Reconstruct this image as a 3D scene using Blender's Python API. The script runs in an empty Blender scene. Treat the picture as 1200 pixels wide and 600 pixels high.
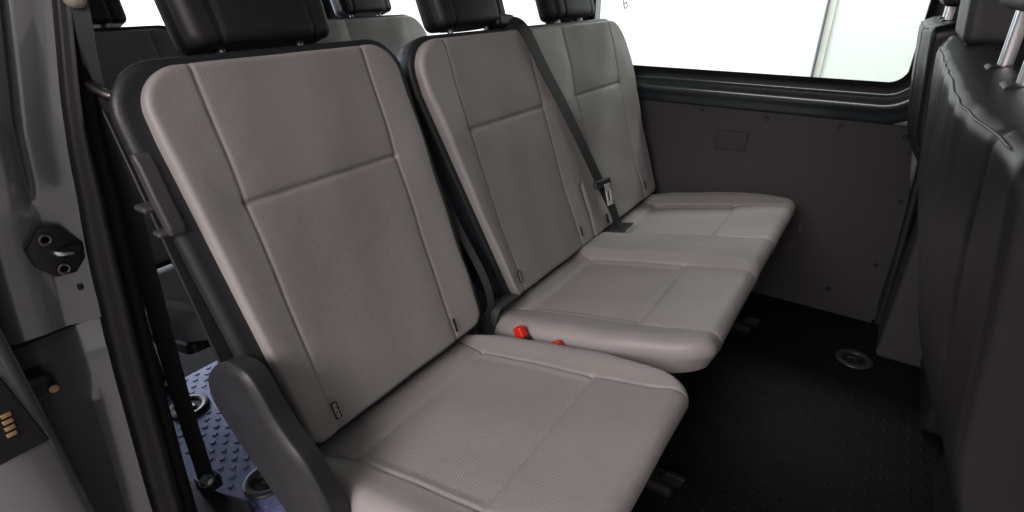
import bpy, math, random
import numpy as np
from mathutils import Vector, Matrix
random.seed(4); rng = np.random.default_rng(4)
C = bpy.context.scene
COL = C.collection
# ------------------------------------------------------------------ camera, world, lamps, exposure
cam_d = bpy.data.cameras.new('camera'); cam = bpy.data.objects.new('camera', cam_d); COL.objects.link(cam)
cam.location = (0.62295, -0.5472, 1.00188); cam.rotation_euler = (1.111083, 0.006994, 0.594710)
cam_d.sensor_width = 36.0; cam_d.lens = 36.0*627.8/1200.0; cam_d.clip_start = 0.01; cam_d.clip_end = 200
C.camera = cam
W = bpy.data.worlds.new("World"); C.world = W; W.use_nodes = True
W.node_tree.nodes['Background'].inputs[0].default_value = (1.0, 0.925, 0.925, 1)
W.node_tree.nodes['Background'].inputs[1].default_value = 1.0
def area(name, loc, target, sx, sy, energy, col):
    d = bpy.data.lights.new(name, 'AREA'); d.shape = 'RECTANGLE'; d.size = sx; d.size_y = sy; d.energy = energy; d.color = col
    o = bpy.data.objects.new(name, d); COL.objects.link(o); o.location = loc
    o.rotation_euler = (Vector(target)-Vector(loc)).to_track_quat('-Z', 'Y').to_euler(); return o
area('hall_lamp_door', (0.15, -2.4, 2.15), (0.2, 0.3, 0.35), 2.2, 0.9, 158, (1.0, 0.872, 0.866))
area('wall_fill', (-0.5, 3.0, 3.4), (-0.5, 4.5, 0.6), 6.0, 0.8, 340, (0.97, 1.0, 0.96))  # added fill, keeps the wall outside the side windows blown out
area('rear_wall_fill', (-5.0, 0.8, 3.4), (-6.3, 0.8, 1.0), 4.0, 0.8, 420, (1.0, 1.0, 1.0))  # added fill that turns the wall behind the rear opening pure white
area('rear_daylight_fill', (-4.4, 0.1, 1.1), (-0.8, 0.0, 0.0), 2.4, 1.6, 250, (0.74, 0.84, 1.0))  # added light standing in for bluish daylight from the rear, onto the mat
C.view_settings.view_transform = 'Standard'; C.view_settings.look = 'None'
C.view_settings.exposure = -0.7; C.view_settings.gamma = 1.0
C.render.engine = 'CYCLES'
C.cycles.use_denoising = True
C.cycles.max_bounces = 8; C.cycles.transparent_max_bounces = 12
C.cycles.sample_clamp_indirect = 6.0

# ------------------------------------------------------------------ materials
def mat(name, col, rough=0.5, metal=0.0, spec=0.5, coat=0.0, coat_rough=0.08, bump=None, vary=0.0, vscale=8.0, sheen=0.0):
    m = bpy.data.materials.new(name); m.use_nodes = True; nt = m.node_tree; b = nt.nodes['Principled BSDF']
    b.inputs['Base Color'].default_value = (*col, 1); b.inputs['Roughness'].default_value = rough
    b.inputs['Metallic'].default_value = metal; b.inputs['Specular IOR Level'].default_value = spec
    b.inputs['Coat Weight'].default_value = coat; b.inputs['Coat Roughness'].default_value = coat_rough
    b.inputs['Sheen Weight'].default_value = sheen
    tc = nt.nodes.new('ShaderNodeTexCoord')
    if vary:
        n = nt.nodes.new('ShaderNodeTexNoise'); n.inputs['Scale'].default_value = vscale; n.inputs['Detail'].default_value = 6
        nt.links.new(tc.outputs['Object'], n.inputs['Vector'])
        r = nt.nodes.new('ShaderNodeMapRange'); r.inputs[1].default_value = 0.15; r.inputs[2].default_value = 0.85
        r.inputs[3].default_value = 1-vary; r.inputs[4].default_value = 1+vary
        nt.links.new(n.outputs['Fac'], r.inputs[0])
        mx = nt.nodes.new('ShaderNodeVectorMath'); mx.operation = 'SCALE'; mx.inputs[0].default_value = col
        nt.links.new(r.outputs[0], mx.inputs['Scale']); nt.links.new(mx.outputs[0], b.inputs['Base Color'])
        rr = nt.nodes.new('ShaderNodeMapRange'); rr.inputs[1].default_value = 0.15; rr.inputs[2].default_value = 0.85
        rr.inputs[3].default_value = max(0.02, rough*(1-vary)); rr.inputs[4].default_value = min(1, rough*(1+vary))
        nt.links.new(n.outputs['Fac'], rr.inputs[0]); nt.links.new(rr.outputs[0], b.inputs['Roughness'])
    if bump:
        kind, sc, strength, dist = bump
        if kind == 'voronoi':
            n = nt.nodes.new('ShaderNodeTexVoronoi'); out = n.outputs['Distance']
        else:
            n = nt.nodes.new('ShaderNodeTexNoise'); n.inputs['Detail'].default_value = 4; out = n.outputs['Fac']
        n.inputs['Scale'].default_value = sc; nt.links.new(tc.outputs['Object'], n.inputs['Vector'])
        bp = nt.nodes.new('ShaderNodeBump'); bp.inputs['Strength'].default_value = strength; bp.inputs['Distance'].default_value = dist
        nt.links.new(out, bp.inputs['Height']); nt.links.new(bp.outputs[0], b.inputs['Normal'])
    return m

def math_node(nt, op, a, b=None, c=None):
    n = nt.nodes.new('ShaderNodeMath'); n.operation = op
    for i, x in enumerate((a, b, c)):
        if x is None: continue
        if isinstance(x, (int, float)): n.inputs[i].default_value = x
        else: nt.links.new(x, n.inputs[i])
    return n.outputs[0]

def seat_cover(name, col):
    """grey vinyl; woven inserts (attribute 'weave') carry a fine diagonal knit, the rest a leather grain"""
    m = bpy.data.materials.new(name); m.use_nodes = True; nt = m.node_tree; b = nt.nodes['Principled BSDF']
    uv = nt.nodes.new('ShaderNodeUVMap'); uv.uv_map = 'UVMap'
    sp = nt.nodes.new('ShaderNodeSeparateXYZ'); nt.links.new(uv.outputs[0], sp.inputs[0])
    at = nt.nodes.new('ShaderNodeAttribute'); at.attribute_name = 'weave'
    P = 2*math.pi
    k1 = P/0.0046; k2 = P/0.0032
    a = math_node(nt, 'SINE', math_node(nt, 'MULTIPLY_ADD', sp.outputs[0], k1, math_node(nt, 'MULTIPLY', sp.outputs[1], k1*0.55)))
    c = math_node(nt, 'SINE', math_node(nt, 'MULTIPLY_ADD', sp.outputs[1], k2, math_node(nt, 'MULTIPLY', sp.outputs[0], -k2*0.35)))
    wv = math_node(nt, 'MULTIPLY', math_node(nt, 'ADD', a, 1.0), math_node(nt, 'ADD', c, 1.0))
    wv = math_node(nt, 'MULTIPLY', math_node(nt, 'MULTIPLY', wv, 0.25), at.outputs['Fac'])
    vo = nt.nodes.new('ShaderNodeTexVoronoi'); vo.inputs['Scale'].default_value = 900
    nt.links.new(uv.outputs[0], vo.inputs['Vector'])
    gr = math_node(nt, 'MULTIPLY', vo.outputs['Distance'], 0.28)
    no = nt.nodes.new('ShaderNodeTexNoise'); no.inputs['Scale'].default_value = 22; no.inputs['Detail'].default_value = 5
    nt.links.new(uv.outputs[0], no.inputs['Vector'])
    bp0 = nt.nodes.new('ShaderNodeBump'); bp0.inputs['Strength'].default_value = 0.4; bp0.inputs['Distance'].default_value = 0.004
    nt.links.new(no.outputs['Fac'], bp0.inputs['Height'])
    bp = nt.nodes.new('ShaderNodeBump'); bp.inputs['Strength'].default_value = 0.42; bp.inputs['Distance'].default_value = 0.0008
    nt.links.new(math_node(nt, 'ADD', wv, gr), bp.inputs['Height']); nt.links.new(bp0.outputs[0], bp.inputs['Normal'])
    nt.links.new(bp.outputs[0], b.inputs['Normal'])
    n2 = nt.nodes.new('ShaderNodeTexNoise'); n2.inputs['Scale'].default_value = 5; n2.inputs['Detail'].default_value = 7; n2.inputs['Roughness'].default_value = 0.6
    nt.links.new(uv.outputs[0], n2.inputs['Vector'])
    f = math_node(nt, 'MULTIPLY_ADD', n2.outputs['Fac'], 0.16, 0.92)
    f = math_node(nt, 'SUBTRACT', f, math_node(nt, 'MULTIPLY', math_node(nt, 'SUBTRACT', at.outputs['Fac'], wv), 0.10))   # darker between the ribs
    vm = nt.nodes.new('ShaderNodeVectorMath'); vm.operation = 'SCALE'; vm.inputs[0].default_value = col
    nt.links.new(f, vm.inputs['Scale']); nt.links.new(vm.outputs[0], b.inputs['Base Color'])
    rg = math_node(nt, 'MULTIPLY_ADD', n2.outputs['Fac'], 0.14, 0.42)
    rg = math_node(nt, 'MULTIPLY_ADD', at.outputs['Fac'], 0.12, rg)
    nt.links.new(rg, b.inputs['Roughness'])
    b.inputs['Specular IOR Level'].default_value = 0.42; b.inputs['Sheen Weight'].default_value = 0.05
    return m

M = {}
M['cover'] = seat_cover('grey_seat_cover', (0.256, 0.247, 0.240))
M['cover_far'] = M['cover']
M['lining'] = mat('black_lining', (0.010, 0.010, 0.011), 0.7, spec=0.3)
M['leather'] = mat('black_leather', (0.012, 0.012, 0.0125), 0.56, spec=0.4, bump=('voronoi', 420, 0.35, 0.0006), vary=0.12, vscale=30)
M['leather_front'] = mat('front_seat_leather', (0.0055, 0.0055, 0.0058), 0.42, spec=0.30, bump=('voronoi', 800, 0.16, 0.0005), vary=0.12, vscale=30)
M['bolster'] = mat('charcoal_vinyl', (0.0155, 0.0175, 0.0200), 0.48, bump=('voronoi', 420, 0.35, 0.0006), vary=0.1, vscale=25)
M['plastic'] = mat('black_plastic', (0.013, 0.013, 0.014), 0.45, bump=('noise', 700, 0.25, 0.0006), vary=0.12, vscale=20)
M['grey_plastic'] = mat('charcoal_plastic', (0.0140, 0.0155, 0.0180), 0.52, bump=('noise', 600, 0.35, 0.0008), vary=0.12, vscale=20)
M['panel'] = mat('side_trim', (0.029, 0.0285, 0.0295), 0.6, spec=0.3, bump=('noise', 500, 0.3, 0.0006), vary=0.12, vscale=6)
def scuff(m, cx, cz, R_, x0, x1):
    nt = m.node_tree; b = nt.nodes['Principled BSDF']; tc = nt.nodes['Texture Coordinate']
    sp = nt.nodes.new('ShaderNodeSeparateXYZ'); nt.links.new(tc.outputs['Object'], sp.inputs[0])
    dx = math_node(nt, 'SUBTRACT', sp.outputs[0], cx); dz = math_node(nt, 'SUBTRACT', sp.outputs[2], cz)
    d = math_node(nt, 'SQRT', math_node(nt, 'ADD', math_node(nt, 'MULTIPLY', dx, dx), math_node(nt, 'MULTIPLY', dz, dz)))
    near = math_node(nt, 'LESS_THAN', math_node(nt, 'ABSOLUTE', math_node(nt, 'SUBTRACT', d, R_)), 0.0045)
    k = math_node(nt, 'MULTIPLY', near, math_node(nt, 'MULTIPLY', math_node(nt, 'GREATER_THAN', sp.outputs[0], x0), math_node(nt, 'LESS_THAN', sp.outputs[0], x1)))
    k = math_node(nt, 'MULTIPLY', k, math_node(nt, 'LESS_THAN', sp.outputs[2], cz+0.02))
    n = nt.nodes.new('ShaderNodeTexNoise'); n.inputs['Scale'].default_value = 70; n.inputs['Detail'].default_value = 6; nt.links.new(tc.outputs['Object'], n.inputs['Vector'])
    k = math_node(nt, 'MULTIPLY', k, math_node(nt, 'SMOOTH_MIN', math_node(nt, 'MULTIPLY', math_node(nt, 'GREATER_THAN', n.outputs['Fac'], 0.5), n.outputs['Fac']), 0.7, 0.05))
    mx = nt.nodes.new('ShaderNodeMix'); mx.data_type = 'RGBA'; src = b.inputs['Base Color'].links[0].from_socket
    nt.links.new(k, mx.inputs[0]); nt.links.new(src, mx.inputs[6]); mx.inputs[7].default_value = (0.11, 0.055, 0.03, 1); nt.links.new(mx.outputs[2], b.inputs['Base Color'])
scuff(M['panel'], 0.36, 0.285, 0.135, 0.36, 0.52)
M['pillar'] = mat('pillar_trim', (0.045, 0.044, 0.046), 0.5, bump=('noise', 500, 0.3, 0.0006), vary=0.1, vscale=8)
M['paint'] = mat('dark_grey_paint', (0.20, 0.207, 0.214), 0.28, metal=0.45, coat=1.0, coat_rough=0.04, vary=0.035, vscale=12)
M['paint_blue'] = mat('dark_window_frame_paint', (0.034, 0.046, 0.051), 0.38, metal=0.3, coat=1.0, coat_rough=0.17, vary=0.1, vscale=12)
M['rubber'] = mat('door_rubber', (0.0155, 0.0150, 0.0150), 0.45, bump=('noise', 260, 0.3, 0.0008), vary=0.15, vscale=25)
M['fuzzy'] = mat('fuzzy_edge_trim', (0.008, 0.008, 0.008), 0.9, spec=0.2, bump=('noise', 420, 0.9, 0.003))
M['mat_black'] = mat('black_rubber_floor', (0.0050, 0.0050, 0.0052), 0.6, spec=0.22, bump=('noise', 420, 0.4, 0.0008), vary=0.2, vscale=14)
M['mat_blue'] = mat('blue_rubber_mat', (0.165, 0.195, 0.385), 0.62, bump=('noise', 500, 0.8, 0.0015), vary=0.16, vscale=18)
M['ring'] = mat('anchor_ring', (0.030, 0.031, 0.036), 0.42)
M['steel'] = mat('steel', (0.78, 0.78, 0.79), 0.3, metal=1.0)
M['tongue'] = mat('plated_tongue', (0.72, 0.72, 0.73), 0.35, metal=0.35)
M['dark_steel'] = mat('dark_steel', (0.16, 0.15, 0.14), 0.38, metal=1.0, vary=0.25, vscale=60)
M['gold'] = mat('brass_contact', (0.72, 0.47, 0.25), 0.32, metal=1.0, vary=0.2, vscale=80)
M['red'] = mat('red_plastic', (0.62, 0.022, 0.014), 0.4)
M['web'] = mat('black_webbing', (0.012, 0.012, 0.013), 0.65, bump=('noise', 900, 0.5, 0.0008))
M['web_grey'] = mat('grey_webbing', (0.034, 0.040, 0.043), 0.6, bump=('noise', 900, 0.5, 0.0008))
M['tag'] = mat('black_tag', (0.010, 0.010, 0.010), 0.7)
M['tag_text'] = mat('white_thread', (0.7, 0.7, 0.7), 0.7)
M['beige'] = mat('beige_knob', (0.34, 0.31, 0.25), 0.5)
M['headliner'] = mat('headliner', (0.16, 0.16, 0.158), 0.9, vary=0.05)
M['wall'] = mat('white_wall', (0.92, 0.93, 0.92), 0.9, vary=0.02, vscale=2)
M['hall_door'] = mat('pale_green_white_door', (0.74, 0.785, 0.75), 0.7, vary=0.02, vscale=1.5)
M['door_trim'] = mat('grey_door_trim', (0.16, 0.18, 0.19), 0.5)
M['door_edge'] = mat('cream_door_edge', (0.60, 0.61, 0.555), 0.7, vary=0.08, vscale=9)
M['ground'] = mat('hall_floor', (0.34, 0.33, 0.32), 0.55, vary=0.1, vscale=3)
def glass():
    m = bpy.data.materials.new('window_glass'); m.use_nodes = True; nt = m.node_tree; nt.nodes.clear()
    o = nt.nodes.new('ShaderNodeOutputMaterial'); mx = nt.nodes.new('ShaderNodeMixShader'); t = nt.nodes.new('ShaderNodeBsdfTransparent')
    g = nt.nodes.new('ShaderNodeBsdfGlossy'); g.inputs['Roughness'].default_value = 0.02
    t.inputs[0].default_value = (0.93, 0.97, 0.95, 1); fr = nt.nodes.new('ShaderNodeFresnel'); fr.inputs[0].default_value = 1.3
    nt.links.new(fr.outputs[0], mx.inputs[0]); nt.links.new(t.outputs[0], mx.inputs[1]); nt.links.new(g.outputs[0], mx.inputs[2])
    nt.links.new(mx.outputs[0], o.inputs[0]); return m
M['glass'] = glass()

# ------------------------------------------------------------------ mesh helpers
class MB:
    def __init__(s): s.v = []; s.f = []; s.n = 0
    def add(s, v, f):
        v = np.asarray(v, float); s.v.append(v); s.f += [tuple(int(i)+s.n for i in q) for q in f]; s.n += len(v); return s
    def box(s, x0, x1, y0, y1, z0, z1, fn=None):
        v = np.array([(x, y, z) for x in (x0, x1) for y in (y0, y1) for z in (z0, z1)], float)
        if fn is not None: v = fn(v)
        return s.add(v, [(0,1,3,2),(4,6,7,5),(0,4,5,1),(2,3,7,6),(0,2,6,4),(1,5,7,3)])
    def build(s, name, m, parent=None, smooth=True, bevel=0.0, seg=2, angle=40, uv=None):
        me = bpy.data.meshes.new(name); me.from_pydata(np.concatenate(s.v).tolist(), [], s.f); me.update()
        return finish(name, me, m, parent, smooth, bevel, seg, angle)
def finish(name, me, m, parent=None, smooth=True, bevel=0.0, seg=2, angle=40):
    import bmesh
    bm = bmesh.new(); bm.from_mesh(me); bmesh.ops.recalc_face_normals(bm, faces=bm.faces); bm.to_mesh(me); bm.free()
    o = bpy.data.objects.new(name, me); COL.objects.link(o); me.materials.append(m)
    if smooth:
        for p in me.polygons: p.use_smooth = True
        me.set_sharp_from_angle(angle=math.radians(angle))
    if bevel:
        b = o.modifiers.new('bevel', 'BEVEL'); b.width = bevel; b.segments = seg; b.limit_method = 'ANGLE'; b.angle_limit = math.radians(35)
        b.harden_normals = False
    if parent is not None: o.parent = parent
    return o
def thing(name, label, cat, loc=(0,0,0), group=None):
    o = bpy.data.objects.new(name, None); COL.objects.link(o); o.location = loc; o.empty_display_size = 0.1
    o['label'] = label; o['category'] = cat
    if group: o['group'] = group
    return o
def tag(o, label=None, cat=None, group=None, kind=None):
    for k, v in (('label', label), ('category', cat), ('group', group), ('kind', kind)):
        if v: o[k] = v
    return o
def spline(pts, n):
    """Catmull-Rom through pts"""
    p = np.asarray(pts, float); p = np.vstack([2*p[0]-p[1], p, 2*p[-1]-p[-2]]); out = []
    k = len(p)-3
    for i in range(k):
        for t in np.linspace(0, 1, n, endpoint=(i == k-1)):
            a, b, c, d = p[i:i+4]
            out.append(0.5*((2*b)+(-a+c)*t+(2*a-5*b+4*c-d)*t*t+(-a+3*b-3*c+d)*t**3))
    return np.array(out)
def sweep(path, section, up=None, ups=None, closed=False, mb=None, cap=True):
    """section: list of (s, n) offsets; s along side = tangent x up, n along up"""
    path = np.asarray(path, float); N = len(path); sec = np.asarray(section, float); K = len(sec)
    if closed: tg = np.roll(path, -1, 0)-np.roll(path, 1, 0)
    else: tg = np.gradient(path, axis=0)
    tg /= np.linalg.norm(tg, axis=1)[:, None]
    if ups is None: ups = np.tile(np.asarray(up, float), (N, 1))
    if np.ndim(ups) == 1: ups = np.tile(np.asarray(ups, float), (N, 1))
    side = np.cross(tg, ups); side /= np.linalg.norm(side, axis=1)[:, None]
    nn = np.cross(side, tg)
    v = (path[:, None, :]+side[:, None, :]*sec[None, :, 0, None]+nn[:, None, :]*sec[None, :, 1, None]).reshape(-1, 3)
    f = []
    for i in range(N if closed else N-1):
        j = (i+1) % N
        for k in range(K):
            l = (k+1) % K; f.append((i*K+k, i*K+l, j*K+l, j*K+k))
    if cap and not closed: f += [tuple(range(K)), tuple(range((N-1)*K, N*K))]
    mb = mb or MB(); mb.add(v, f); return mb
def circ(r, n=14, ry=None): return [(r*math.cos(2*math.pi*i/n), (ry or r)*math.sin(2*math.pi*i/n)) for i in range(n)]
def tube(pts, r, n=14, mb=None, up=(0.13, 0.2, 0.97)): return sweep(pts, circ(r, n), up=up, mb=mb)
def ribbon(pts, w, t, ups, mb=None):
    return sweep(pts, [(-w/2, -t/2), (w/2, -t/2), (w/2, t/2), (-w/2, t/2)], ups=ups, mb=mb)
def disc(center, axis, r, h, n=24, mb=None, r2=None):
    c = Vector(center); a = Vector(axis).normalized(); q = a.to_track_quat('Z', 'Y'); v = []
    for z, rr in ((0, r), (h, r if r2 is None else r2)):
        for i in range(n):
            t = 2*math.pi*i/n; v.append(c+q @ Vector((rr*math.cos(t), rr*math.sin(t), z)))
    f = [(i, (i+1) % n, n+(i+1) % n, n+i) for i in range(n)]+[tuple(range(n)), tuple(range(n, 2*n))]
    mb = mb or MB(); return mb.add([tuple(p) for p in v], f)
def torus(center, axis, R, r, n=40, k=12, mb=None, flat=1.0):
    c = Vector(center); q = Vector(axis).normalized().to_track_quat('Z', 'Y'); v = []; f = []
    for i in range(n):
        t = 2*math.pi*i/n
        for j in range(k):
            p = 2*math.pi*j/k; v.append(tuple(c+q @ Vector(((R+r*math.cos(p))*math.cos(t), (R+r*math.cos(p))*math.sin(t), r*flat*math.sin(p)))))
    for i in range(n):
        for j in range(k): f.append((i*k+j, ((i+1) % n)*k+j, ((i+1) % n)*k+(j+1) % k, i*k+(j+1) % k))
    mb = mb or MB(); return mb.add(v, f)
def rbox(sx, sy, sz, r, n=14, fn=None):
    """rounded box centred on the origin, dense; fn warps the vertices"""
    def ax(h):
        e = np.linspace(0, 1, 6); a = h-r+r*np.sin(e*math.pi/4)/math.sin(math.pi/4)
        inner = np.linspace(-(h-r), h-r, n)
        return np.concatenate([-a[::-1][:-1], inner, a[1:]]) if h > r else np.concatenate([-a[::-1], a[1:]])
    hs = (sx/2, sy/2, sz/2); A = [ax(h) for h in hs]; V = []; F = []; base = 0
    for d in range(3):
        o1, o2 = [i for i in range(3) if i != d]
        g1, g2 = np.meshgrid(A[o1], A[o2], indexing='ij')
        for sgn in (-1, 1):
            p = np.zeros(g1.shape+(3,)); p[..., o1] = g1; p[..., o2] = g2; p[..., d] = sgn*hs[d]
            inn = np.clip(p, [-(h-r) for h in hs], [h-r for h in hs]); dv = p-inn
            L = np.linalg.norm(dv, axis=-1, keepdims=True); L[L == 0] = 1
            p = inn+dv/L*r
            a, b = g1.shape; V.append(p.reshape(-1, 3))
            for i in range(a-1):
                for j in range(b-1):
                    q = base+i*b+j; F.append((q, q+1, q+b+1, q+b))
            base += a*b
    V = np.concatenate(V)
    key = {}; idx = np.zeros(len(V), int); W_ = []
    for i, p in enumerate(np.round(V, 6)):
        k = tuple(p)
        if k not in key: key[k] = len(W_); W_.append(V[i])
        idx[i] = key[k]
    F = [q for q in (tuple(dict.fromkeys(int(idx[i]) for i in f)) for f in F) if len(q) > 2]
    V = np.array(W_)
    if fn is not None: V = fn(V)
    return V, F

def seg_dist(U, V, poly):
    d = np.full(U.shape, 9.0)
    for (ax, ay), (bx, by) in zip(poly[:-1], poly[1:]):
        dx, dy = bx-ax, by-ay; t = np.clip(((U-ax)*dx+(V-ay)*dy)/(dx*dx+dy*dy), 0, 1)
        d = np.minimum(d, np.hypot(U-ax-t*dx, V-ay-t*dy))
    return d
def sstep(a, b, x):
    t = np.clip((x-a)/(b-a), 0, 1); return t*t*(3-2*t)

def pad(name, A, B, D, R, r, rv, top, place, m, parent, step=0.003, weave=None, tuck=None):
    """upholstered slab: plan rectangle 2A x 2B, corner radii R[su>0][sv>0], edge rounding r (plan) x rv (height), skirt D.
    top(U,V) height field, place(U,V,H) -> xyz"""
    def axis(h):
        e = np.linspace(0, math.pi/2, 9); edge = h-r*(1-np.sin(e))            # from h-r to h
        inner = np.linspace(-(h-r), h-r, max(3, int(2*(h-r)/step)))
        sk = h+np.linspace(0, D, 7)[1:]
        pos = np.concatenate([edge[1:], sk]); return np.concatenate([-pos[::-1], inner, pos])
    us, vs = axis(A), axis(B); u, v = np.meshgrid(us, vs, indexing='ij')
    e = np.minimum(A-np.abs(u), B-np.abs(v)); U = np.clip(u, -A, A); V = np.clip(v, -B, B)
    Rc = np.where(U > 0, np.where(V > 0, R[1][1], R[1][0]), np.where(V > 0, R[0][1], R[0][0]))
    dx = np.abs(U)-(A-Rc); dy = np.abs(V)-(B-Rc); inc = (dx > 0) & (dy > 0)
    L = np.hypot(dx, dy); L[L == 0] = 1; k = np.where(inc, np.maximum(dx, dy)/L, 1.0)
    Um = np.where(inc, np.sign(U)*(A-Rc+dx*k), U); Vm = np.where(inc, np.sign(V)*(B-Rc+dy*k), V)
    ec = np.clip(e, 0, r); drop = rv*(1-np.sqrt(np.clip(1-((r-ec)/r)**2, 0, 1))); t = np.clip(-e, 0, None); drop = drop+t
    H = top(Um, Vm)-drop
    if tuck is not None:
        tk = tuck(t); Um2 = Um*(1-tk/A); Vm2 = Vm*(1-tk/B)
    else: Um2, Vm2 = Um, Vm
    X = np.stack(place(Um2, Vm2, H), -1); nu, nv = u.shape
    idx = np.arange(nu*nv).reshape(nu, nv)
    f = np.stack([idx[:-1, :-1], idx[1:, :-1], idx[1:, 1:], idx[:-1, 1:]], -1).reshape(-1, 4)
    me = bpy.data.meshes.new(name); me.from_pydata(X.reshape(-1, 3).tolist(), [], f.tolist()); me.update()
    wv = np.zeros(u.shape) if weave is None else weave(Um, Vm)*(e > r*0.6)
    at = me.attributes.new('weave', 'FLOAT', 'POINT'); at.data.foreach_set('value', wv.reshape(-1).astype(np.float32))
    uvl = me.uv_layers.new(name='UVMap'); vi = np.zeros(len(me.loops), int); me.loops.foreach_get('vertex_index', vi)
    uvc = np.stack([Um.reshape(-1)[vi]+7.3, (Vm+0*t).reshape(-1)[vi]+3.1], -1); uvl.data.foreach_set('uv', uvc.reshape(-1).astype(np.float32))
    import bmesh
    bm = bmesh.new(); bm.from_mesh(me); bmesh.ops.remove_doubles(bm, verts=bm.verts, dist=1e-6); bmesh.ops.recalc_face_normals(bm, faces=bm.faces)
    bm.to_mesh(me); bm.free()
    o = bpy.data.objects.new(name, me); COL.objects.link(o); me.materials.append(m); o.parent = parent
    for p in me.polygons: p.use_smooth = True
    return o

# ------------------------------------------------------------------ seat geometry (local: junction line x=0, z=0.35)
HINGE = [(-0.117, 0.487), (-0.09, 0.515), (-0.054, 0.538), (-0.016, 0.546), (0.008, 0.540), (0.027, 0.515), (0.046, 0.482), (0.068, 0.458), (0.094, 0.436), (0.118, 0.398), (0.136, 0.355), (0.152, 0.284), (0.120, 0.19), (0.051, 0.245), (0.010, 0.290), (-0.041, 0.346), (-0.086, 0.396), (-0.119, 0.443)]
TH = 0.3149; ST, CT = math.sin(TH), math.cos(TH); Z0 = 0.35
def bp(u, d, off): return (-ST*d+CT*off, u, Z0+CT*d+ST*off)       # a point on a backrest
BUP = (CT, 0, ST); BLONG = (-ST, 0, CT)
CSL = 0.2077                                                        # slope of the cushion top
def ctop(x): return 0.3345+CSL*(x-0.058)

def groove(U, V, lines, depth, width):
    g = np.zeros(U.shape)
    for poly in lines: g = np.minimum(g, -depth*(1+0.07*np.sin((U+V)*430)+0.12*np.sin((U-V)*95))*np.exp(-(seg_dist(U, V, poly)/width)**2))
    return g
def puff(U, V, lines, amt, rad):
    d = np.full(U.shape, 9.0)
    for poly in lines: d = np.minimum(d, seg_dist(U, V, poly))
    return amt*(1-np.exp(-d/rad))

def headrest(parent, yc, w=0.255, loc_d=0.719, off=-0.052, h=0.20, dep=0.092, m='leather'):
    def fn(V):
        x, y, z = V[:, 0].copy(), V[:, 1].copy(), V[:, 2].copy()
        t = z/(h/2)
        y *= 1-0.03*np.clip(-t, 0, 1)**2-0.06*np.clip(t, 0, 1)**2
        x = x+0.012*np.sin((y/(w/2))*math.pi/2)**2*(x < 0)-0.010*(y/(w/2))**2*(x > 0)
        for s in (-1, 1):                                            # piped seam where the front joins the sides
            d = np.abs(y-s*(w/2-0.045)); x = x-0.0035*np.exp(-(d/0.0035)**2)*(V[:, 0] > 0.01)
            z = z-np.sign(z)*0.0025*np.exp(-(d/0.0035)**2)*(np.abs(V[:, 2]) > h/2-0.03)
        o = np.stack(bp(y+yc, loc_d+z, off+x), -1); return o
    V, F = rbox(dep, w, h, 0.018, 46, fn); hr = MB().add(V, F).build('headrest', M[m], parent, angle=75)
    for s in (-1, 1):
        p = [bp(yc+s*0.07, 0.55, off), bp(yc+s*0.07, 0.66, off)]
        tube(p, 0.0065, mb=None, up=(0, 1, 0)).build('post', M['steel'], hr)
        V, F = rbox(0.032, 0.044, 0.016, 0.007, 4, lambda q: np.stack(bp(q[:, 1]+yc+s*0.07, 0.600+q[:, 2], off+q[:, 0]), -1))
        MB().add(V, F).build('post_collar', M['plastic'], hr)
    return hr

def fabric_tag(parent, u, d, text=False, h=0.030, w=0.011, lift=0.012, tilt=0.0):
    def fn(q): return np.stack(bp(u+q[:, 1]+tilt*q[:, 2], d+q[:, 2], lift+q[:, 0]), -1)
    mb = MB(); mb.box(-0.0008, 0.0008, -w/2, w/2, -h/2, h/2, fn)
    t = mb.build('fabric_tag', M['tag'], parent, bevel=0.0004)
    if text:
        cu = bpy.data.curves.new('lettering', 'FONT'); cu.body = 'ISOFIX'; cu.size = 0.0088; cu.align_x = 'CENTER'; cu.align_y = 'CENTER'; cu.extrude = 0.0001
        to = bpy.data.objects.new('lettering', cu); COL.objects.link(to)
        me = bpy.data.meshes.new_from_object(to.evaluated_get(bpy.context.evaluated_depsgraph_get())); COL.objects.unlink(to); bpy.data.objects.remove(to)
        co = np.zeros(len(me.vertices)*3); me.vertices.foreach_get('co', co); co = co.reshape(-1, 3)
        sc = (h*0.86)/max(1e-6, np.ptp(co[:, 0])); co = co*sc
        q = np.stack([0.0014+co[:, 2]*0.2, -co[:, 1], co[:, 0]], -1)
        me.vertices.foreach_set('co', fn(q).reshape(-1)); me.update()
        lo = bpy.data.objects.new('lettering', me); COL.objects.link(lo); me.materials.append(M['tag_text']); lo.parent = t
    return t

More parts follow.
